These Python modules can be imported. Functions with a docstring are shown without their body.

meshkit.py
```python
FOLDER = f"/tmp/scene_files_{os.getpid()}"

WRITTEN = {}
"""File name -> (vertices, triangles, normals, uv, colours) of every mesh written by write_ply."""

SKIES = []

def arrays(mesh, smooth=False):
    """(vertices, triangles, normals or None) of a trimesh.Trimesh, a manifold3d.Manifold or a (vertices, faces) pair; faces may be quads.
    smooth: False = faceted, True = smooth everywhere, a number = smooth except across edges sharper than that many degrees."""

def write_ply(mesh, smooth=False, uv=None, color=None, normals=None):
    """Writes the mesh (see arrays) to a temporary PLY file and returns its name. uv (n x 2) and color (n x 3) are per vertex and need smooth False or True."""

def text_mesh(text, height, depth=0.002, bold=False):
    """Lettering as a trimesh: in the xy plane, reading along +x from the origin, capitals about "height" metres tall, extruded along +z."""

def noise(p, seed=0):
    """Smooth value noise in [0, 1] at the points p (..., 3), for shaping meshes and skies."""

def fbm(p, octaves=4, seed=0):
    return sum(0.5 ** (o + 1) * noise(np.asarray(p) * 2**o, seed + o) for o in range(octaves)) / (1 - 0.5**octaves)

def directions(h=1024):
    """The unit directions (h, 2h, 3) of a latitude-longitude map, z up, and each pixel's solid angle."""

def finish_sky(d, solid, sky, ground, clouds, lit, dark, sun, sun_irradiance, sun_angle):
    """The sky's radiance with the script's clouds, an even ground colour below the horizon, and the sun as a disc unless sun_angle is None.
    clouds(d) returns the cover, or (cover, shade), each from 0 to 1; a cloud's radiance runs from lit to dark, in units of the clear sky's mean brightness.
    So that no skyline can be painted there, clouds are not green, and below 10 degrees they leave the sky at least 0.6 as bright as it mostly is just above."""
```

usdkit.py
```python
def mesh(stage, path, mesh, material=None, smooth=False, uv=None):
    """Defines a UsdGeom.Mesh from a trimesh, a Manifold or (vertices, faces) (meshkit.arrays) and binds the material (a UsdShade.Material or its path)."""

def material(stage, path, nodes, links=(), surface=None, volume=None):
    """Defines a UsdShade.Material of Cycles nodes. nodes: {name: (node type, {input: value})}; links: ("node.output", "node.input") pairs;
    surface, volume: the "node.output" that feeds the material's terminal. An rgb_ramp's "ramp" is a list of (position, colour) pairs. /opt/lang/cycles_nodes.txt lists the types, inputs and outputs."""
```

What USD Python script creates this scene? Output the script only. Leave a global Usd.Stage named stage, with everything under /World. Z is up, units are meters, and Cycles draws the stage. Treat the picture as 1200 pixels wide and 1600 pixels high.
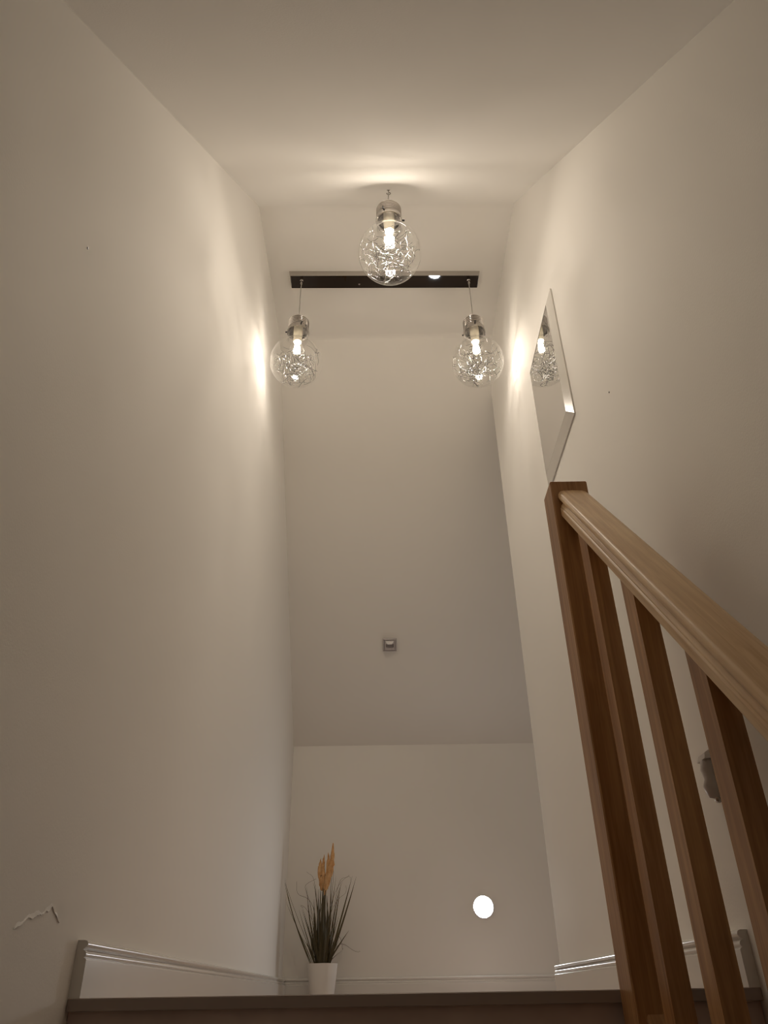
import math, random
import numpy as np, trimesh, usdkit, meshkit
from shapely.geometry import Polygon
from pxr import Usd, UsdGeom, UsdLux, Gf, Sdf

stage = Usd.Stage.CreateInMemory()
UsdGeom.SetStageUpAxis(stage, 'Z'); UsdGeom.SetStageMetersPerUnit(stage, 1.0)
UsdGeom.Xform.Define(stage, '/World'); UsdGeom.Scope.Define(stage, '/World/Looks')

# ------------------------------------------------------------ camera (solved from the corridor's edges)
FPX, PITCH, ROLL, YAW = 1179.72, 0.5724, -0.0166, 0.0078
c, s = math.cos, math.sin
fwd = np.array([s(YAW)*c(PITCH), c(YAW)*c(PITCH), s(PITCH)])
rt = np.array([c(YAW), -s(YAW), 0.0]); up = np.cross(rt, fwd)
R_, U_ = rt*c(ROLL)+up*s(ROLL), -rt*s(ROLL)+up*c(ROLL)
CAM = np.array([0, 0, -0.0061])
cam = UsdGeom.Camera.Define(stage, '/World/camera')
m = Gf.Matrix4d(1.0)
for i, v in enumerate((R_, U_, -fwd, CAM)):
    m.SetRow(i, Gf.Vec4d(*map(float, v), 1.0 if i == 3 else 0.0))
UsdGeom.Xformable(cam).AddTransformOp().Set(m)
cam.CreateHorizontalApertureAttr(36.0); cam.CreateVerticalApertureAttr(48.0)
cam.CreateFocalLengthAttr(36.0*FPX/1200.0)
cam.CreateClippingRangeAttr(Gf.Vec2f(0.01, 100))
cam.CreateExposureAttr(0.0)

# light levels (the lamps themselves are built further down)
BULB_CENTRE, BULB_SIDE = 165.0, 95.0          # the upright part of each lamp's core
TIP_CENTRE, TIP_SIDE = 2350.0, 1100.0            # its downward facing tip: these lamps throw most of their light down
BULB_COLOR = (1.0, 0.885, 0.76)
STEP_LIGHT = 150.0

# ------------------------------------------------------------ measures
WL, WR = 0.4704, 0.5604          # distance of the two walls from the camera line
YE = 1.3299                      # edge of the landing
ZC = 2.70                        # flat ceiling
Y1, Y2 = 1.9005, 2.6194          # flat ceiling from Y1 to Y2
S1, S2 = 1.0496, 1.0844          # slopes
YEND, ZK = 4.0658, 1.1314        # end wall
YR = 2.813                       # corner of the right wall
HB, TB = 0.0762, 0.0174          # skirting
PITCHT = 1.0953                  # rise over run of the stair
PI = math.pi

# ------------------------------------------------------------ helpers
used = {}
def numbered(name, parent=''):
    k = used.get((parent, name), 0); used[(parent, name)] = k+1
    return name if k == 0 else f'{name}_{k:03d}'
def path_of(parent):
    return '/World' if parent is None else str(parent.GetPath())
def obj(name, mesh, mat, parent=None, smooth=False, **data):
    pp = path_of(parent)
    pr = usdkit.mesh(stage, f'{pp}/{numbered(name, pp)}', mesh, mat, smooth=smooth).GetPrim()
    for k, v in data.items(): pr.SetCustomDataByKey(k, v)
    return pr
def thing(name, loc=(0, 0, 0), M=None, **data):
    x = UsdGeom.Xform.Define(stage, '/World/'+numbered(name, '/World'))
    if M is None: x.AddTranslateOp().Set(Gf.Vec3d(*map(float, loc)))
    else:
        g = Gf.Matrix4d(1.0)
        for i in range(4): g.SetRow(i, Gf.Vec4d(*map(float, np.asarray(M)[:, i])))
        x.AddTransformOp().Set(g)
    for k, v in data.items(): x.GetPrim().SetCustomDataByKey(k, v)
    return x.GetPrim()
def place(prim, M):
    g = Gf.Matrix4d(1.0)
    for i in range(4): g.SetRow(i, Gf.Vec4d(*map(float, np.asarray(M)[:, i])))
    UsdGeom.Xformable(prim).AddTransformOp().Set(g)
def box(x0, x1, y0, y1, z0, z1):
    b = trimesh.creation.box((x1-x0, y1-y0, z1-z0)); b.apply_translation(((x0+x1)/2, (y0+y1)/2, (z0+z1)/2)); return b
def bbox(x0, x1, y0, y1, z0, z1, r=0.002):
    """box with chamfered edges (convex hull of inset corners)"""
    pts = []
    for sx in (0, 1):
        for sy in (0, 1):
            for sz in (0, 1):
                p = np.array([(x0, x1)[sx], (y0, y1)[sy], (z0, z1)[sz]]); d = np.array([1-2*sx, 1-2*sy, 1-2*sz])*r
                for k in range(3):
                    q = p + d; q[k] = p[k]; pts.append(q)
    return trimesh.convex.convex_hull(np.array(pts))
def prismX(yz, x0, x1):
    """polygon in (y, z) extruded along x"""
    e = trimesh.creation.extrude_polygon(Polygon(yz), x1-x0, engine='earcut')
    v = e.vertices.copy(); e.vertices = np.stack([v[:, 2]+x0, v[:, 0], v[:, 1]], 1)
    e.fix_normals(); return e
def lathe(rz, n=48, closed=False):
    rz = np.asarray(rz, float); a = np.arange(n)*2*PI/n
    v = np.stack([rz[:, None, 0]*np.cos(a), rz[:, None, 0]*np.sin(a), np.repeat(rz[:, 1:2], n, 1)], -1).reshape(-1, 3)
    f = []
    for i in range(len(rz)-1):
        for j in range(n):
            k = (j+1) % n; f += [[i*n+j, i*n+k, (i+1)*n+k], [i*n+j, (i+1)*n+k, (i+1)*n+j]]
    t = trimesh.Trimesh(v, np.array(f)[:, ::-1], process=True)
    t.update_faces(t.nondegenerate_faces()); return t
def tube(pts, r, sides=6):
    p = np.asarray(pts, float); n = len(p); r = np.broadcast_to(r, (n,))
    t = np.gradient(p, axis=0); t /= np.linalg.norm(t, axis=1, keepdims=True)+1e-12
    a = np.cross(t[0], [0, 0, 1.0]); 
    if np.linalg.norm(a) < 1e-3: a = np.array([1.0, 0, 0])
    A = []
    for i in range(n):
        a = a - t[i]*(a@t[i]); a /= np.linalg.norm(a)+1e-12; A.append(a)
    A = np.array(A); B = np.cross(t, A); g = np.arange(sides)*2*PI/sides
    v = p[:, None]+r[:, None, None]*(np.cos(g)[None, :, None]*A[:, None]+np.sin(g)[None, :, None]*B[:, None])
    f = []
    for i in range(n-1):
        for j in range(sides):
            k = (j+1) % sides; f += [[i*sides+j, i*sides+k, (i+1)*sides+k], [i*sides+j, (i+1)*sides+k, (i+1)*sides+j]]
    v = np.vstack([v.reshape(-1, 3), p[:1], p[-1:]]); q = n*sides
    for j in range(sides):
        k = (j+1) % sides; f += [[q, k, j], [q+1, (n-1)*sides+j, (n-1)*sides+k]]
    return trimesh.Trimesh(v, f, process=False)
cat = trimesh.util.concatenate

# ------------------------------------------------------------ materials
def mat(name, nodes, links, surface):
    return usdkit.material(stage, '/World/Looks/'+name, nodes, links, surface=surface)
def plain(name, col, rough=0.5, metallic=0.0, spec=0.5, **kw):
    return mat(name, {'p': ('principled_bsdf', {'base_color': col, 'roughness': rough, 'metallic': metallic, 'specular_ior_level': spec, **kw})}, [], 'p.BSDF')
def paint(name, col, rough=0.8, sheen=0.5, wave=0.006, grain=0.0006):
    # emulsion paint over hand-trowelled plaster: long soft undulations and a fine roller grain
    return mat(name, {
        'g': ('geometry', {}),
        'n1': ('noise_texture', {'scale': 2.2, 'detail': 2.0}),
        'n2': ('noise_texture', {'scale': 260.0, 'detail': 2.0}),
        'b1': ('bump', {'strength': 1.0, 'distance': wave}),
        'b2': ('bump', {'strength': 0.35, 'distance': grain}),
        'n3': ('noise_texture', {'scale': 1.3, 'detail': 3.0}),
        'mx': ('mix_color', {'a': tuple(0.975*x for x in col), 'b': tuple(min(1, 1.02*x) for x in col)}),
        'd': ('diffuse_bsdf', {}), 'q': ('glossy_bsdf', {'roughness': rough, 'distribution': 'multi_ggx'}), 'p': ('mix_closure', {'fac': sheen})},
        [('g.position', 'n1.vector'), ('g.position', 'n2.vector'), ('g.position', 'n3.vector'), ('n1.fac', 'b1.height'), ('n2.fac', 'b2.height'),
         ('b1.normal', 'b2.normal'), ('b2.normal', 'd.normal'), ('b2.normal', 'q.normal'), ('n3.fac', 'mx.fac'), ('mx.result', 'd.color'), ('mx.result', 'q.color'),
         ('d.BSDF', 'p.closure1'), ('q.BSDF', 'p.closure2')], 'p.closure')
M_wall = paint('wall_paint', (0.905, 0.882, 0.84))
M_ceil = paint('ceiling_paint', (0.905, 0.882, 0.84), rough=0.9)
M_end = paint('end_wall_paint', (0.905, 0.882, 0.84))
M_gloss = plain('white_gloss_paint', (0.84, 0.81, 0.76), rough=0.22)
def wood(name, dark, light):
    # grain runs along the piece's own z; tone changes from stave to stave
    return mat(name, {
        't': ('texture_coordinate', {}),
        'mp': ('mapping', {'scale': (95.0, 95.0, 5.0)}),
        'n': ('noise_texture', {'scale': 1.0, 'detail': 5.0, 'roughness': 0.6, 'distortion': 0.6}),
        'mp2': ('mapping', {'scale': (14.0, 14.0, 1.6)}),
        'n2': ('noise_texture', {'scale': 1.0, 'detail': 2.0}),
        'ad': ('mix_float', {'fac': 0.45}),
        'r': ('rgb_ramp', {'ramp': [(0.33, dark), (0.5, tuple((a+b)/2 for a, b in zip(dark, light))), (0.66, light)]}),
        'b': ('bump', {'strength': 0.25, 'distance': 0.0006}),
        'p': ('principled_bsdf', {'roughness': 0.36, 'specular_ior_level': 0.4})},
        [('t.object', 'mp.vector'), ('t.object', 'mp2.vector'), ('mp.vector', 'n.vector'), ('mp2.vector', 'n2.vector'), ('n.fac', 'ad.a'), ('n2.fac', 'ad.b'),
         ('ad.result', 'r.fac'), ('r.color', 'p.base_color'), ('n.fac', 'b.height'), ('b.normal', 'p.normal')], 'p.BSDF')
M_oak = wood('oak', (0.27, 0.115, 0.036), (0.60, 0.33, 0.14))
M_oak_rail = wood('oak_rail', (0.58, 0.34, 0.15), (0.92, 0.68, 0.40))
M_tile = mat('stone_tile', {
    'g': ('geometry', {}), 'n': ('noise_texture', {'scale': 9.0, 'detail': 6.0}),
    'r': ('rgb_ramp', {'ramp': [(0.3, (0.52, 0.40, 0.345)), (0.7, (0.66, 0.525, 0.46))]}),
    'p': ('principled_bsdf', {'roughness': 0.45})},
    [('g.position', 'n.vector'), ('n.fac', 'r.fac'), ('r.color', 'p.base_color')], 'p.BSDF')
M_nosing = plain('nosing_tile', (0.36, 0.29, 0.255), rough=0.4)
M_hallfloor = plain('dark_floor', (0.05, 0.04, 0.033), rough=0.4)
M_doorwood = plain('dark_door', (0.055, 0.032, 0.02), rough=0.45)
M_chrome = plain('chrome', (0.72, 0.69, 0.66), rough=0.05, metallic=1.0)
M_satin = plain('satin_chrome', (0.52, 0.49, 0.46), rough=0.2, metallic=1.0)
M_wire = plain('aluminium_wire', (0.19, 0.185, 0.18), rough=0.3, metallic=1.0)
M_socket = plain('cream_lampholder', (0.85, 0.78, 0.62), rough=0.4)
M_cord = plain('clear_cord', (0.45, 0.42, 0.38), rough=0.35)
M_black = plain('black_gloss', (0.022, 0.014, 0.009), rough=0.02)
M_dark = plain('black_plastic', (0.03, 0.03, 0.03), rough=0.4)
def glass(name, base, edge, power):
    return mat(name, {
        'lw': ('layer_weight', {'blend': 0.5}),
        'pw': ('math', {'math_type': 'power', 'value2': power}),
        'ma': ('math', {'math_type': 'multiply_add', 'value2': edge, 'value3': base}),
        'tr': ('transparent_bsdf', {'color': (0.985, 0.985, 0.98)}),
        'gl': ('glossy_bsdf', {'color': (1, 1, 1), 'roughness': 0.015}),
        'mx': ('mix_closure', {})},
        [('lw.facing', 'pw.value1'), ('pw.value', 'ma.value1'), ('ma.value', 'mx.fac'), ('tr.BSDF', 'mx.closure1'), ('gl.BSDF', 'mx.closure2')], 'mx.closure')
M_glass = glass('clear_glass', 0.045, 0.75, 4.0)
M_bulbglass = glass('bulb_glass', 0.09, 0.5, 3.0)
def emit(name, col, strength):
    return mat(name, {'e': ('emission', {'color': col, 'strength': strength})}, [], 'e.emission')
M_core = emit('filament_bright', BULB_COLOR, BULB_CENTRE)
M_core_side = emit('filament_soft', BULB_COLOR, BULB_SIDE)
M_tip = emit('tip_bright', BULB_COLOR, TIP_CENTRE)
M_tip_side = emit('tip_soft', BULB_COLOR, TIP_SIDE)
M_led = emit('step_light_led', (0.94, 0.97, 1.0), STEP_LIGHT)
M_mirror = plain('mirror', (0.97, 0.965, 0.96), rough=0.01, metallic=1.0)
M_white = plain('white_plastic', (0.74, 0.71, 0.69), rough=0.35)
M_frame = plain('mirror_frame_paint', (0.80, 0.77, 0.71), rough=0.18)
M_pot = plain('white_pot', (0.84, 0.80, 0.74), rough=0.4)
M_grey = plain('grey_plastic', (0.62, 0.58, 0.55), rough=0.4)
M_soil = plain('dark_soil', (0.03, 0.022, 0.015), rough=0.9)
def leafmat(name, a, b):
    return mat(name, {'g': ('geometry', {}), 'r': ('rgb_ramp', {'ramp': [(0.0, a), (1.0, b)]}),
        'p': ('principled_bsdf', {'roughness': 0.5}), 't': ('translucent_bsdf', {}), 'm': ('mix_closure', {'fac': 0.2})},
        [('g.random_per_island', 'r.fac'), ('r.color', 'p.base_color'), ('r.color', 't.color'), ('p.BSDF', 'm.closure1'), ('t.BSDF', 'm.closure2')], 'm.closure')
M_blade = leafmat('grass_blade', (0.12, 0.095, 0.045), (0.48, 0.45, 0.20))
M_tendril = leafmat('dry_tendril', (0.16, 0.10, 0.06), (0.26, 0.18, 0.10))
M_plume = mat('plume_orange', {'g': ('geometry', {}), 'n': ('noise_texture', {'scale': 60.0, 'detail': 4.0}),
    'r': ('rgb_ramp', {'ramp': [(0.3, (0.70, 0.36, 0.14)), (0.7, (0.90, 0.60, 0.30))]}), 'p': ('principled_bsdf', {'roughness': 0.8}),
    't': ('translucent_bsdf', {}), 'm': ('mix_closure', {'fac': 0.25})},
    [('g.position', 'n.vector'), ('n.fac', 'r.fac'), ('r.color', 'p.base_color'), ('r.color', 't.color'), ('p.BSDF', 'm.closure1'), ('t.BSDF', 'm.closure2')], 'm.closure')

# ------------------------------------------------------------ the setting
YB, ZLOW = -2.3, -2.665                    # back of the lower hall, its floor
XR = 2.6                                   # end of the side passage behind the right wall
def struct(name, mesh, mt, parent=None, smooth=False):
    return obj(name, mesh, mt, parent, smooth, **({'kind': 'structure'} if parent is None else {}))
def ceil_z(y):
    return ZC-S1*(Y1-y) if y < Y1 else (ZC if y < Y2 else ZC-S2*(y-Y2))
def fillet(p0, p1, p2, d, n=6):
    a, b, e = (np.asarray(q, float) for q in (p0, p1, p2))
    A = b+(a-b)/np.linalg.norm(a-b)*d; B = b+(e-b)/np.linalg.norm(e-b)*d
    t = np.linspace(0, 1, n)[:, None]; return ((1-t)**2*A+2*t*(1-t)*b+t*t*B).tolist()
yb_z = ceil_z(YB)
lower = [(YB, yb_z)] + fillet((YB, yb_z), (Y1, ZC), (Y2, ZC), 0.035) + fillet((Y1, ZC), (Y2, ZC), (YEND, ZK), 0.02) + [(YEND, ZK)]
upper = [(YEND, ZK+0.2), (Y2+0.06, ZC+0.14), (Y1-0.06, ZC+0.14), (YB, yb_z+0.2)]
struct('ceiling', prismX(lower+upper, -WL-0.12, XR), M_ceil, smooth=25)
# walls: the ceiling's own outline is their top, so nothing pokes through
wl_poly = [(YB, ZLOW-0.1), (YEND, ZLOW-0.1)] + [(YEND, ZK)] + lower[::-1][1:]
W_left = struct('wall_left', prismX(wl_poly, -WL-0.12, -WL), M_wall)
low_r = [p for p in lower if p[0] < YR]
CH = 0.004
wr_poly = [(YB, ZLOW-0.1), (YR, ZLOW-0.1), (YR, ceil_z(YR))] + low_r[::-1]
wr = prismX(wr_poly, WR, WR+0.12)
W_right = struct('wall_right', wr, M_wall)
struct('wall_far', box(-WL-0.12, XR, YEND, YEND+0.12, -0.25, ZK+0.2), M_end)
struct('wall_near', box(-WL-0.12, WR+0.12, YB-0.12, YB, ZLOW-0.1, yb_z+0.2), M_wall)
struct('wall_passage', box(WR+0.12, XR, YR-0.12, YR, -0.25, ceil_z(YR)-0.001), M_wall)
struct('wall_passage_end', prismX([(YR, -0.25), (YEND, -0.25), (YEND, ZK), (YR, ceil_z(YR))], XR, XR+0.12), M_wall)
# landing: floor slab and the tile strip that forms its edge
floor = struct('floor', cat([box(-WL, WR, YE+0.02, YR, -0.25, 0.0), box(-WL, XR, YR, YEND, -0.25, 0.0)]), M_tile)
obj('nosing', bbox(-WL, WR, YE, YE+0.10, -0.0165, 0.0005, 0.0012), M_nosing, floor)
struct('floor_lower', box(-WL, WR, YB, -0.92, ZLOW-0.1, ZLOW), M_hallfloor)
door = struct('door_1', box(-0.40, 0.46, YB, YB+0.035, ZLOW, ZLOW+0.95), M_doorwood)
for k in range(3):
    obj('panel', bbox(-0.32+k*0.245, -0.32+k*0.245+0.215, YB+0.034, YB+0.046, ZLOW+0.10, ZLOW+0.86, 0.004), M_doorwood, door)
obj('handle', tube([(0.40, YB+0.034, ZLOW+0.6), (0.40, YB+0.075, ZLOW+0.6), (0.31, YB+0.08, ZLOW+0.6)], 0.009, 10), M_satin, door, smooth=40)

# skirting: moulded profile (out from the wall, height)
def arc(cx, cz, r, a0, a1, n=7, sx=1.0):
    return [(cx+sx*r*math.cos(t), cz+r*math.sin(t)) for t in np.linspace(math.radians(a0), math.radians(a1), n)]
H = HB
prof = ([(0, 0), (TB, 0), (TB, H-0.0262), (TB-0.0016, H-0.0245), (TB-0.0034, H-0.0240)]
        + arc(TB-0.0062, H-0.0190, 0.0048, -60, 60, 6) + [(TB-0.0072, H-0.0128)]
        + arc(TB-0.0074, H-0.0056, 0.0056, -65, 90, 8, sx=1.15) + [(0, H)])
def skirting(path, outs, parent=None):
    """sweeps the profile along path; outs are the unit mitre offsets at each path point"""
    pr = np.array(prof); n = len(pr)
    v = np.vstack([[[px+ox*d, py+oy*d, z] for d, z in pr] for (px, py), (ox, oy) in zip(path, outs)])
    f = []
    for i in range(len(path)-1):
        for j in range(n):
            k = (j+1) % n; f += [[i*n+j, (i+1)*n+j, (i+1)*n+k], [i*n+j, (i+1)*n+k, i*n+k]]
    cap = trimesh.creation.triangulate_polygon(Polygon(pr), engine='earcut')[1]
    # triangulate_polygon may reorder, so cap by a fan on the shapely order
    vv, ff = trimesh.creation.triangulate_polygon(Polygon(pr), engine='earcut')
    for base, flip in ((0, False), (len(path)-1, True)):
        (px, py), (ox, oy) = path[base], outs[base]; o = len(v)
        v = np.vstack([v, [[px+ox*d, py+oy*d, z] for d, z in vv]])
        f += [[o+a, o+b, o+e] for a, b, e in (ff[:, ::-1] if flip else ff)]
    t = trimesh.Trimesh(v, f, process=False); t.fix_normals(); return t
struct('baseboard_left', skirting([(-WL, YE+0.001), (-WL, YEND-TB)], [(1, 0), (1, 0)]), M_gloss, smooth=35)
struct('baseboard_right', skirting([(WR, YE+0.001), (WR, YR), (WR+0.9, YR)], [(-1, 0), (-1, 1), (0, 1)]), M_gloss, smooth=35)
struct('baseboard_far', skirting([(-WL, YEND), (XR, YEND)], [(0, -1), (0, -1)]), M_gloss, smooth=35)

# the stair below the landing
GO, RI = 0.187, 0.205
st = thing('staircase', (0, 0, 0), label='dark stone tiled stair risers and treads rising to the landing edge', category='stairs')
for k in range(12):
    y = YE+0.012-k*GO; z = -k*RI
    obj('riser', box(-WL+0.001, WR-0.001, y, y+0.02, z-RI, z-(0.0165 if k == 0 else 0.018)), M_tile, st)
    if k < 12:
        obj('tread', bbox(-WL+0.001, WR-0.001, y-GO-0.012, y+(0.0 if k == 11 else 0.0), z-RI-0.018, z-RI, 0.001), M_tile, st)

# filler smear and nail holes on the walls
rng = np.random.default_rng(3)
def smear(pts, w, x):
    P = np.array(pts, float); t = np.linspace(0, len(P)-1, 60)
    y = np.interp(t, range(len(P)), P[:, 0]); z = np.interp(t, range(len(P)), P[:, 1])
    z = z + 0.0012*np.sin(t*9.0); hw = w*(0.45+0.35*np.sin(t*5.0+1)+0.3*rng.random(60))*np.minimum(1, np.minimum(t, t[-1]-t)*3+0.15)
    v, f = [], []
    for i in range(60):
        v += [[x, y[i], z[i]-hw[i]], [x+0.0016, y[i], z[i]-hw[i]*0.75], [x, y[i], z[i]+hw[i]]]
    for i in range(59):
        for a in (0, 1):
            p = i*3+a; f += [[p, p+3, p+4], [p, p+4, p+1]]
    return trimesh.Trimesh(v, f, process=False)
M_filler = plain('dry_filler', (0.97, 0.96, 0.94), rough=0.8)
obj('filler_smear', smear([(1.09, 0.075), (1.13, 0.092), (1.175, 0.1005), (1.20, 0.111), (1.238, 0.094)], 0.0042, -WL), M_filler, W_left, label='rough white filler smear')
for x, y, z, par, sg in ((-WL, 0.802, 1.030, W_left, 1), (WR, 1.379, 1.219, W_right, -1)):
    d = trimesh.creation.cylinder(0.0022, 0.0012, sections=10); d.apply_transform(trimesh.transformations.rotation_matrix(PI/2, (0, 1, 0)))
    d.apply_translation((x+sg*0.0004, y, z)); obj('nail_head', d, M_dark, par)

# ------------------------------------------------------------ oak banister
ban = thing('banister', (0.386, 1.2595, 0), label='oak banister with square newel, moulded handrail and square balusters beside the stair', category='banister')
NX0, NX1, NY0, NY1, NZ1 = 0.3486-0.386, 0.4235-0.386, 0.0, 0.0690, 0.8755
obj('newel_post', bbox(NX0, NX1, NY0, NY1, -0.2045, NZ1, 0.0022), M_oak, ban)
ang = math.atan(PITCHT)
# local frame of the sloping members: z along the slope (down towards the camera), y = normal up, x = right
zl = np.array([0, -math.cos(ang), -math.sin(ang)]); yl = np.array([0, -math.sin(ang), math.cos(ang)]); xl = np.cross(yl, zl)
def slope_M(x, y, z):
    Mx = np.eye(4); Mx[:3, 0], Mx[:3, 1], Mx[:3, 2], Mx[:3, 3] = xl, yl, zl, (x, y, z); return Mx
def sloped(profile, length, y_shear=True):
    """profile (x, y) extruded along z; its upper end is cut vertical so that it meets the newel"""
    e = trimesh.creation.extrude_polygon(Polygon(profile), length, engine='earcut')
    v = e.vertices.copy(); top = v[:, 2] < length*0.5
    v[top, 2] += -v[top, 1]*math.tan(ang)      # vertical cut where it meets the post
    e.vertices = v; return e
# handrail profile, right half (x, y), mirrored; y measured from the underside
half = [(0.0300, 0.0), (0.0305, 0.0015), (0.0305, 0.0120), (0.0290, 0.0135), (0.0282, 0.0140), (0.0280, 0.0160), (0.0262, 0.0182), (0.0243, 0.0198), (0.0236, 0.0216),
        (0.0240, 0.0232), (0.0262, 0.0242), (0.0288, 0.0256), (0.0305, 0.0280), (0.0310, 0.0310), (0.0303, 0.0345), (0.0283, 0.0376), (0.0250, 0.0396), (0.0190, 0.0408), (0.0, 0.0414)]
rp = half + [(-x, y) for x, y in half[-2::-1]]
RAILX = 0.3915-0.386
rail_bottom = 0.791                        # height of the underside at the newel
hr = obj('handrail', sloped(rp, 2.55), M_oak_rail, ban, smooth=30)
place(hr, slope_M(RAILX, 0.0, rail_bottom))
base_top = -0.030                          # the base rail's upper face at the newel
bp = [(-0.030, -0.029), (0.030, -0.029), (0.030, -0.003), (0.027, 0.0), (-0.027, 0.0), (-0.030, -0.003)]
br = obj('base_rail', sloped(bp, 2.55), M_oak, ban); place(br, slope_M(RAILX, 0.0, base_top))
BW, BD = 0.0290, 0.0420
for k in range(10):
    y1 = 1.1707-k*0.1711-1.2595; x0 = 0.3724-0.386
    za = base_top+PITCHT*y1; zb = rail_bottom+PITCHT*y1
    b = prismX([(y1, za-0.004), (y1+BD, za+BD*PITCHT-0.004), (y1+BD, zb+BD*PITCHT+0.006), (y1, zb+0.006)], x0, x0+BW)
    obj('baluster', b, M_oak, ban)
yn = -2.55*math.cos(ang)
obj('newel_post', bbox(NX0, NX1, yn-0.07, yn, -2.0495, rail_bottom+PITCHT*yn+0.12, 0.0022), M_oak, ban)

# ------------------------------------------------------------ the bar and its three pendants
BARZ = 2.6755
bar = thing('ceiling_bar', (0.0375, 2.270, ZC), label='long mirror chrome bar fixed flat to the ceiling, carrying the two outer pendants', category='ceiling light bar')
def frustum(hx0, hy0, hx1, hy1, z0, z1):
    return trimesh.convex.convex_hull(np.array([(sx*hx0, sy*hy0, z0) for sx in (-1, 1) for sy in (-1, 1)]+[(sx*hx1, sy*hy1, z1) for sx in (-1, 1) for sy in (-1, 1)]))
rb = trimesh.transformations.rotation_matrix(math.radians(0.6), (0, 0, 1))
body = cat([frustum(0.4165, 0.0335, 0.4175, 0.0345, -0.0245, -0.022), frustum(0.4175, 0.0345, 0.4215, 0.0385, -0.022, 0.0)]); body.apply_transform(rb)
obj('bar_body', body, M_satin, bar)
plate = frustum(0.4150, 0.0334, 0.4155, 0.0338, -0.0252, -0.0235); plate.apply_translation((0, 0, 0.0245)); plate.apply_transform(trimesh.transformations.rotation_matrix(math.radians(-0.8), (1, 0, 0))); plate.apply_translation((0, 0, -0.0245)); plate.apply_transform(rb)   # not quite parallel to the ceiling
obj('face_plate', plate, M_black, bar, label='black glossy underside')
for sx in (-0.113, 0.055):
    d = trimesh.creation.cylinder(0.0045, 0.003, sections=16); d.apply_translation((sx, 0.010, -0.026)); obj('screw', d, M_satin, bar)
for sx, sy in ((-0.3675, -0.017), (0.3725, -0.010), (0.0, -0.010)):
    d = lathe([(0.0, 0.0), (0.0075, 0.0), (0.0075, -0.008), (0.0045, -0.011), (0.0065, -0.014), (0.0065, -0.026), (0.0035, -0.031), (0.0, -0.031)], 20)
    d.apply_translation((sx, sy, -0.0245)); obj('cord_grip', d, M_satin, bar, smooth=40)

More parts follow.
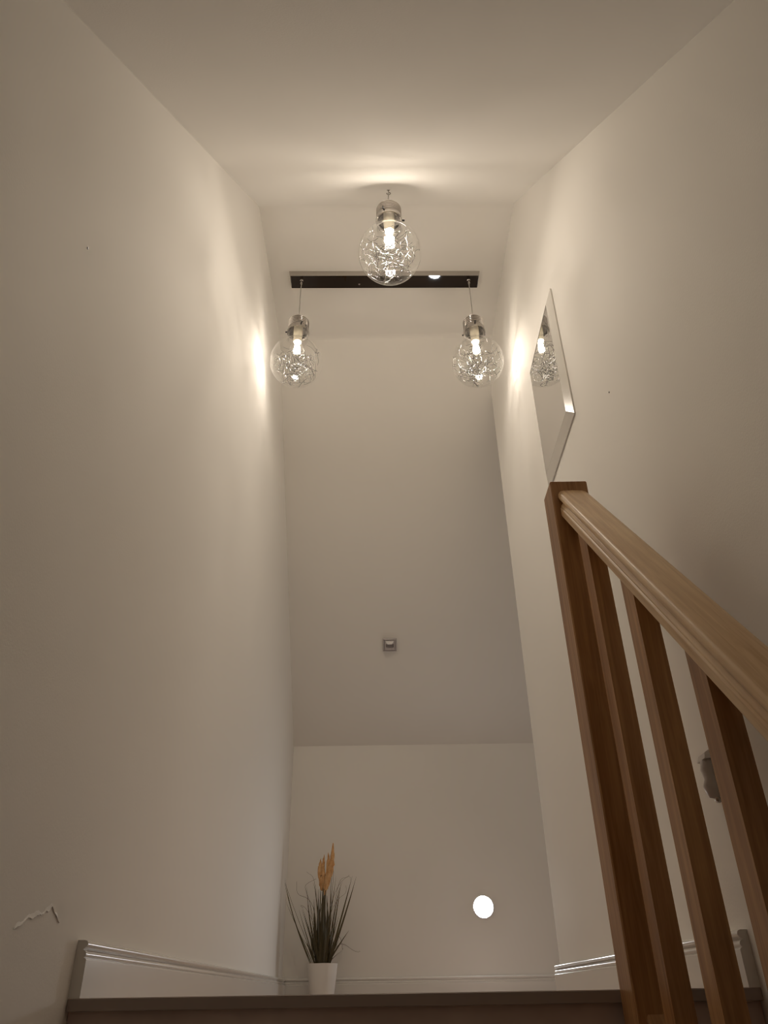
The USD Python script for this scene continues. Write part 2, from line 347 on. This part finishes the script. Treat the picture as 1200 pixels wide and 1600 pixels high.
RG = 0.1065
def globe_profile():
    # clear glass: round body running up into a short neck
    a = np.radians(np.linspace(-90, 55, 44)); p = [(max(RG*math.cos(t), 0.0), RG*math.sin(t)) for t in a]
    x1, z1 = p[-1]
    q = [(x1+(0.0405-x1)*u, z1+(0.150-z1)*u) for u in (0, 1)]
    # smooth shoulder between body and neck
    P0, P1, P2 = np.array([x1, z1]), np.array([0.0405, z1+0.018]), np.array([0.0405, 0.132])
    for u in np.linspace(0, 1, 9)[1:]:
        p.append(tuple((1-u)**2*P0+2*u*(1-u)*P1+u*u*P2))
    p.append((0.0405, 0.172)); return p
GP = globe_profile()
def wires(seed, n=180):
    r = np.random.default_rng(seed); out = []
    while len(out) < n:
        d = r.normal(size=3); d /= np.linalg.norm(d); p = d*RG*0.90*r.random()**0.45
        if p[2] > 0.035+0.02*r.random() or (p[2] > -0.0 and np.hypot(p[0], p[1]) < 0.03): continue
        if p[2] > -0.01 and r.random() < 0.45: continue
        t = r.normal(size=3); t /= np.linalg.norm(t); ax = r.normal(size=3); ax /= np.linalg.norm(ax)
        k = r.uniform(8, 45); L = r.uniform(0.020, 0.062); n_ = 8; pts = [p.copy()]
        for _ in range(n_):
            t = t+np.cross(ax, t)*k*L/n_+r.normal(size=3)*0.10; t /= np.linalg.norm(t); p = p+t*L/n_
            rr = np.linalg.norm(p)
            if rr > RG*0.955: p *= RG*0.955/rr; t -= p/rr*(t@p)/rr
            pts.append(p.copy())
        if any(q[2] > 0.02 and np.hypot(q[0], q[1]) < 0.042 for q in pts) or max(q[2] for q in pts) > 0.075: continue
        out.append(tube(pts, r.uniform(0.00055, 0.00095), 5))
    return cat(out)
def pendant(loc, seed, core, tip, cord_pts, label, rot):
    t = thing('pendant_lamp', loc, label=label, category='pendant lamp', group='bulb shaped glass pendants of the stair light')
    Rz = trimesh.transformations.rotation_matrix(rot, (0, 0, 1))
    obj('globe', lathe(GP, 72), M_glass, t, smooth=True, label='clear glass globe')
    obj('wire_tangle', wires(seed), M_wire, t, smooth=True, kind='stuff', label='tangle of shiny wire clippings')
    # screw-thread cap
    cp = [(0.0415, 0.166), (0.0455, 0.164), (0.0462, 0.167), (0.0462, 0.172), (0.0440, 0.174), (0.0435, 0.186)]
    z = 0.188
    for k in range(5):
        cp += [(0.0385, z), (0.0430, z+0.0020), (0.0442, z+0.0038), (0.0430, z+0.0056), (0.0385, z+0.0078)]; z += 0.0089
    cp += [(0.0400, 0.234), (0.0330, 0.241), (0.0200, 0.246), (0.0090, 0.249), (0.0, 0.249)]
    inner = [(0.0395, 0.230), (0.0395, 0.168), (0.0415, 0.166)]
    cap = obj('screw_cap', lathe([(0.0, 0.230)]+inner[0:2]+cp, 64), M_satin, t, smooth=28, label='ribbed chrome screw cap')
    for k in range(3):
        a = rot+k*2*PI/3
        sc = trimesh.creation.cylinder(0.0032, 0.016, sections=12); sc.apply_transform(trimesh.transformations.rotation_matrix(PI/2, (0, 1, 0)))
        sc.apply_translation((0.047, 0, 0.180)); sc.apply_transform(trimesh.transformations.rotation_matrix(a, (0, 0, 1)))
        obj('thumbscrew', sc, M_dark, cap)
    obj('lampholder', lathe([(0.0, 0.230), (0.019, 0.230), (0.019, 0.150), (0.0175, 0.148), (0.0175, 0.118), (0.0165, 0.112), (0.0, 0.112)], 32), M_socket, t, smooth=40, label='cream lampholder')
    # clear filament bulb with glowing core
    a = np.radians(np.linspace(-90, 58, 22)); bp_ = [(max(0.030*math.cos(q), 0), 0.072+0.030*math.sin(q)) for q in a]+[(0.0135, 0.104), (0.0130, 0.113)]
    lb = obj('light_bulb', lathe(bp_, 40), M_bulbglass, t, smooth=True, label='clear filament bulb, lit')
    obj('filament', lathe([(0.0115, 0.060), (0.0115, 0.088), (0.0085, 0.095), (0.0, 0.098)], 20), core, lb, smooth=40)
    obj('filament_tip', lathe([(0.0, 0.0592), (0.0114, 0.0600)], 20), tip, lb)
    obj('cord', tube(cord_pts, 0.0019, 8), M_cord, t, smooth=True)
    return t
def rel(pts, loc): return [np.array(p)-np.array(loc) for p in pts]
LC = (0.0472, 1.667, 2.1075); LL = (-0.330, 2.253, 2.1775); LR = (0.410, 2.260, 2.1745)
hook_p = np.array([0.0485, 1.667, ceil_z(1.667)])
pendant(LL, 11, M_core_side, M_tip_side, rel([(LL[0], LL[1], 2.425), (LL[0]-0.001, LL[1], 2.55), (LL[0], LL[1], BARZ-0.028)], LL), 'clear glass bulb shaped pendant lamp hanging from the left end of the bar', 0.9)
pendant(LR, 23, M_core_side, M_tip_side, rel([(LR[0], LR[1], 2.421), (LR[0]+0.001, LR[1], 2.55), (LR[0], LR[1], BARZ-0.028)], LR), 'clear glass bulb shaped pendant lamp hanging from the right end of the bar', 2.6)
sw0, sw1 = np.array([0.0475, 1.660, hook_p[2]-0.030]), np.array([0.0375, 2.2600, BARZ-0.028])
swag = [sw0+(sw1-sw0)*u+np.array([0.0, 0, -0.05*4*u*(1-u)]) for u in np.linspace(0.02, 1, 16)]
pendant(LC, 37, M_core, M_tip, rel([(LC[0], LC[1], 2.355), (LC[0], LC[1]+0.001, 2.385), (sw0[0], sw0[1]-0.002, hook_p[2]-0.040), tuple(sw0)]+swag, LC), 'clear glass bulb shaped pendant lamp hung nearest the viewer from a ceiling hook', 4.3)
hk = thing('ceiling_hook', hook_p, label='small metal hook in the sloping ceiling holding the middle pendant', category='hook')
th = np.radians(np.linspace(90, -200, 14))
obj('hook_wire', tube([(0, 0, 0.006), (0, 0, -0.012)]+[(0.0065*math.cos(q)-0.0, 0.001, -0.019+0.0065*math.sin(q)) for q in th], 0.0017, 8), M_satin, hk, smooth=True)
pl = lathe([(0.0, 0.003), (0.007, 0.003), (0.007, 0.0), (0.003, -0.003), (0.0, -0.003)], 18)
pl.apply_transform(trimesh.transformations.rotation_matrix(math.atan(S1), (1, 0, 0))); obj('hook_plate', pl, M_satin, hk, smooth=40)

# ------------------------------------------------------------ wall mirror on the right wall
YA, YZ, ZA, ZB = 1.645, 2.030, 1.3805, 1.897
mir = thing('wall_mirror', (WR, (YA+YZ)/2, ZA), label='tall mirror in a white frame hanging on the right wall just above the newel post', category='mirror')
def ring(o, i, xo, xi, xb):
    """four bars of a frame sloping from its outer edge to the pane: each a piece of its own"""
    (a0, a1, b0, b1), (c0, c1, d0, d1) = o, i
    O = [(a0, b0), (a1, b0), (a1, b1), (a0, b1)]; I = [(c0, d0), (c1, d0), (c1, d1), (c0, d1)]
    for k in range(4):
        j = (k+1) % 4
        pts = [(x, *q) for q in (O[k], O[j]) for x in (xb, xo)]+[(x, *q) for q in (I[k], I[j]) for x in (xb, xi)]
        yield trimesh.convex.convex_hull(np.array(pts))
hy, h = (YZ-YA)/2, ZB-ZA
bw = 0.035
for p_ in ring((-hy, hy, 0, h), (-hy+bw, hy-bw, bw, h-bw), -0.0045, -0.0165, -0.0005):
    obj('frame_bar', p_, M_frame, mir)
obj('mirror_pane', box(-0.0155, -0.001, -hy+bw+0.0006, hy-bw-0.0006, bw+0.0006, h-bw-0.0006), M_mirror, mir)

# ------------------------------------------------------------ motion sensor on the far slope
ps = np.array([0.0472, 3.6839, 1.5456]); nn = np.array([0, -S2, -1.0]); nn /= np.linalg.norm(nn); ux = np.array([1.0, 0, 0]); uy = np.cross(nn, ux)
if uy[2] < 0: uy = -uy
Ms = np.eye(4); Ms[:3, 0], Ms[:3, 1], Ms[:3, 2], Ms[:3, 3] = np.cross(uy, nn), uy, nn, ps
sen = thing('motion_sensor', M=Ms, label='small square white motion sensor on the sloping ceiling above the end wall', category='motion sensor')
M_sensor = plain('sensor_plastic', (0.56, 0.51, 0.50), rough=0.35)
obj('back_plate', bbox(-0.036, 0.036, -0.036, 0.036, 0.0, 0.007, 0.002), M_sensor, sen)
for x0, x1, y0, y1 in ((-0.034, 0.034, 0.0295, 0.034), (-0.034, 0.034, -0.034, -0.0295), (-0.034, -0.0295, -0.0292, 0.0292), (0.0295, 0.034, -0.0292, 0.0292)):
    obj('frame_bar', bbox(x0, x1, y0, y1, 0.0065, 0.0155, 0.0018), M_sensor, sen)
obj('housing', bbox(-0.0275, 0.0275, -0.0275, 0.0275, 0.0065, 0.0140, 0.0012), M_sensor, sen)
obj('hood', trimesh.convex.convex_hull(np.array([(-0.0215, 0.0235, 0.0135), (0.0215, 0.0235, 0.0135), (-0.0105, 0.0095, 0.0250), (0.0105, 0.0095, 0.0250), (-0.0195, 0.0080, 0.0135), (0.0195, 0.0080, 0.0135), (-0.0105, 0.0080, 0.0240), (0.0105, 0.0080, 0.0240)])), M_white, sen)
lens = trimesh.creation.cylinder(0.0205, 0.0155, sections=32); lens.apply_transform(trimesh.transformations.rotation_matrix(PI/2, (1, 0, 0)))
lens.vertices[:, 2] *= 0.42; lens.apply_translation((0, -0.001, 0.0140)); obj('lens', lens, plain('smoky_lens', (0.24, 0.21, 0.205), rough=0.3), sen, smooth=40, label='dark lens strip')
obj('lower_lip', bbox(-0.0215, 0.0215, -0.0235, -0.0100, 0.0135, 0.0185, 0.002), M_sensor, sen)

# ------------------------------------------------------------ round light low on the end wall
lp = thing('wall_light', (0.4755, YEND, 0.356), label='small round glowing wall light low on the end wall', category='wall light')
rotx = trimesh.transformations.rotation_matrix(PI/2, (1, 0, 0))
bz = lathe([(0.0445, 0.0), (0.0515, 0.0), (0.0515, 0.004), (0.0485, 0.007), (0.0445, 0.006), (0.0435, 0.003)], 48); bz.apply_transform(rotx); obj('bezel', bz, M_white, lp, smooth=30)
ds = lathe([(0.0, 0.0105), (0.020, 0.010), (0.036, 0.0085), (0.0435, 0.005), (0.0440, 0.001)], 48); ds.apply_transform(rotx); obj('diffuser', ds, M_led, lp, smooth=True, label='glowing white diffuser')

# ------------------------------------------------------------ wall bracket behind the balusters
bk = thing('wall_bracket', (WR, 1.300, 0.300), label='small grey moulded bracket on the right wall, half hidden behind the balusters', category='bracket')
obj('back_plate', bbox(-0.006, 0.0, -0.022, 0.022, -0.040, 0.040, 0.002), M_grey, bk)
obj('arm', tube([(-0.004, 0.0, 0.026), (-0.010, 0.0, 0.020), (-0.014, 0.0, 0.008), (-0.012, 0.0, -0.006), (-0.014, 0.0, -0.018), (-0.012, 0.0, -0.028), (-0.004, 0.0, -0.030)], [0.013, 0.014, 0.012, 0.011, 0.014, 0.012, 0.009], 14), M_grey, bk, smooth=True)
obj('top_cap', trimesh.convex.convex_hull(np.array([(-0.022, -0.018, 0.024), (-0.022, 0.018, 0.024), (0.0, -0.020, 0.024), (0.0, 0.020, 0.024), (-0.019, -0.015, 0.034), (-0.019, 0.015, 0.034), (0.0, -0.012, 0.046), (0.0, 0.012, 0.046)])), M_grey, bk)
obj('screw', trimesh.creation.icosphere(2, 0.006).apply_translation((-0.008, 0.0, -0.038)), M_satin, bk, smooth=True)

# ------------------------------------------------------------ potted grass in the far left corner
PX, PY = -0.2755, 3.905
pt = thing('potted_grass', (PX, PY, 0), label='tall ornamental grass with orange plumes in a white pot by the end wall', category='potted plant')
obj('pot', lathe([(0.0, 0.0005), (0.0505, 0.0005), (0.0525, 0.003), (0.0670, 0.1255), (0.0672, 0.1275), (0.0655, 0.128), (0.0640, 0.126), (0.0620, 0.108), (0.0, 0.108)], 48), M_pot, pt, smooth=30, label='plain white tapered pot')
obj('soil', lathe([(0.0, 0.116), (0.058, 0.114), (0.0625, 0.1085), (0.0, 0.1085)], 32), M_soil, pt)
r = np.random.default_rng(8)
XMIN = -WL+0.010-PX
def blade(base, tip, bow, w, n=12, twist=0.0, droop=0.0):
    """a tapering strip with a folded mid-rib; bow pushes its middle, droop bends its end over"""
    b, t_ = np.array(base), np.array(tip); mid = (b+t_)/2+np.array(bow)
    u = np.linspace(0, 1, n)[:, None]; P = (1-u)**2*b+2*u*(1-u)*mid+u*u*t_
    P[:, 2] -= droop*np.maximum(0, u[:, 0]-0.75)**2*16
    P[:, 0] = np.maximum(P[:, 0], XMIN)
    P[:, 1] = np.minimum(P[:, 1], YEND-PY-0.022)
    wd = w*np.clip(np.minimum(1.0, 0.5+u[:, 0]*2)*(1-u[:, 0]**2.2), 0.06, 1)
    a0 = twist; v, f = [], []
    for i in range(n):
        a = a0+0.6*u[i, 0]; sx = np.array([math.cos(a), math.sin(a), 0.0]); nz = np.array([-math.sin(a), math.cos(a), 0.0])
        v += [P[i]-sx*wd[i], P[i]+nz*wd[i]*0.35, P[i]+sx*wd[i]]
    for i in range(n-1):
        for q in (0, 1):
            o = i*3+q; f += [[o, o+1, o+4], [o, o+4, o+3]]
    return trimesh.Trimesh(v, f, process=False)
def bpix(x, z): return np.array([x, z])
blades = []
# blades that stand apart in the photograph: (tip x, tip z, bow x, width, droop) relative to the pot
for tx, tz, bx, w, dr in ((-0.192, 0.475, -0.030, 0.0028, 0), (-0.186, 0.462, -0.040, 0.0030, 0), (-0.190, 0.395, -0.012, 0.0022, 0), (-0.100, 0.345, -0.004, 0.0028, 0.004),
                          (-0.085, 0.440, -0.020, 0.0026, 0), (-0.050, 0.478, 0.012, 0.0034, 0.03), (-0.020, 0.465, 0.000, 0.0030, 0), (0.034, 0.500, 0.008, 0.0028, 0),
                          (0.055, 0.475, 0.004, 0.0030, 0), (0.085, 0.480, -0.016, 0.0030, 0.03), (0.130, 0.475, 0.008, 0.0048, 0), (0.075, 0.455, 0.006, 0.0034, 0), (0.148, 0.476, 0.014, 0.0052, 0)):
    a = r.uniform(0, 2*PI); blades.append(blade((tx*0.18+r.normal()*0.008, r.normal()*0.018, 0.112), (tx, r.normal()*0.03, tz), (bx, 0, 0.02), w, twist=r.uniform(-0.5, 0.5), droop=dr))
for k in range(105):
    a = r.uniform(0, 2*PI); rad = abs(r.normal())*0.045; hgt = r.uniform(0.24, 0.46)-rad*0.5
    bs = (0.036*math.cos(a)*r.random(), 0.036*math.sin(a)*r.random(), 0.112)
    blades.append(blade(bs, (rad*math.cos(a)*1.1, rad*math.sin(a), hgt), (0.012*math.cos(a), 0.012*math.sin(a), 0.02), r.uniform(0.0020, 0.0052), n=9, twist=r.uniform(-0.9, 0.9)))
obj('grass_blades', cat(blades), M_blade, pt, smooth=True, kind='stuff', label='thin green grass blades')
tend = []
def tendril(pts, r0=0.0009):
    P = np.array(pts, float); t = np.linspace(0, len(P)-1, 20)
    from scipy.interpolate import CubicSpline
    Q = CubicSpline(range(len(P)), P)(t); Q[:, 0] = np.maximum(Q[:, 0], XMIN); tend.append(tube(Q, np.linspace(r0, r0*0.5, 20), 4))
for a in ([(0.02, 0, 0.12), (0.075, -0.02, 0.20), (0.12, -0.03, 0.186), (0.168, -0.02, 0.172)], [(0.03, 0, 0.2), (0.06, -0.01, 0.42), (0.085, -0.01, 0.47), (0.115, 0, 0.484)],
          [(0.02, 0, 0.2), (0.045, 0, 0.40), (0.10, 0.01, 0.475), (0.118, 0.01, 0.462)], [(-0.03, 0, 0.2), (-0.07, 0, 0.38), (-0.09, 0, 0.44), (-0.04, 0, 0.47)],
          [(-0.03, 0, 0.2), (-0.06, 0, 0.37), (-0.11, 0, 0.40), (-0.13, 0, 0.46)], [(-0.04, 0, 0.15), (-0.12, 0, 0.31), (-0.17, 0, 0.42), (-0.185, 0, 0.452)],
          [(-0.02, 0, 0.2), (-0.04, -0.01, 0.42), (-0.06, -0.01, 0.482), (-0.085, -0.01, 0.5)], [(0.0, 0, 0.2), (0.05, -0.02, 0.36), (0.09, -0.01, 0.40), (0.1, 0, 0.44)],
          [(-0.02, 0.01, 0.2), (-0.07, -0.01, 0.33), (-0.105, 0, 0.36), (-0.095, 0, 0.352)], [(0.02, 0, 0.2), (0.035, 0, 0.40), (0.04, 0, 0.50), (0.036, 0, 0.53)],
          [(0.04, 0, 0.14), (0.07, -0.02, 0.23), (0.085, -0.02, 0.20), (0.09, -0.02, 0.185)]):
    tendril(a)
obj('tendrils', cat(tend), M_tendril, pt, smooth=True, kind='stuff', label='fine curling brown stems')
def plume(base, tip, w, seed, bow=0.0):
    """a feathery pointed flower head: a flattened spindle with ragged outline"""
    b, t_ = np.array(base), np.array(tip); q = np.random.default_rng(seed); n, sd = 16, 10; v, f = [], []
    for i in range(n+1):
        u = i/n; cpt = b+(t_-b)*u+np.array([bow*math.sin(PI*u), 0, 0]); ww = 1.3*w*(math.sin(PI*min(1, u*0.93+0.07))**0.7)*(1-0.45*u)
        for j in range(sd):
            a = 2*PI*j/sd; k = 1+0.16*q.normal(); v.append(cpt+np.array([math.cos(a)*ww*k, math.sin(a)*ww*0.55*k, 0.006*q.normal()*(0 < i < n)]))
    for i in range(n):
        for j in range(sd):
            k = (j+1) % sd; f += [[i*sd+j, i*sd+k, (i+1)*sd+k], [i*sd+j, (i+1)*sd+k, (i+1)*sd+j]]
    return trimesh.Trimesh(v, f, process=False)
for k, (b, t_, w, bow) in enumerate((((0.006, -0.012, 0.42), (0.036, 0.0, 0.625), 0.013, 0.008), ((0.002, -0.008, 0.40), (0.014, 0.0, 0.585), 0.011, 0.006),
                                     ((-0.006, 0.0, 0.43), (-0.006, 0.004, 0.575), 0.010, -0.004), ((-0.008, 0.006, 0.42), (-0.022, 0.01, 0.560), 0.011, -0.008), ((0.0, 0.004, 0.42), (0.022, 0.01, 0.555), 0.012, 0.006))):
    pl_ = obj('flower_plume', plume(b, t_, w, 50+k, bow), M_plume, pt, smooth=True)
    obj('stem', tube([(0.003*k-0.006, 0, 0.112), ((b[0])*0.8, b[1]*0.7, 0.3), b], 0.0016, 5), M_blade, pl_, smooth=True)
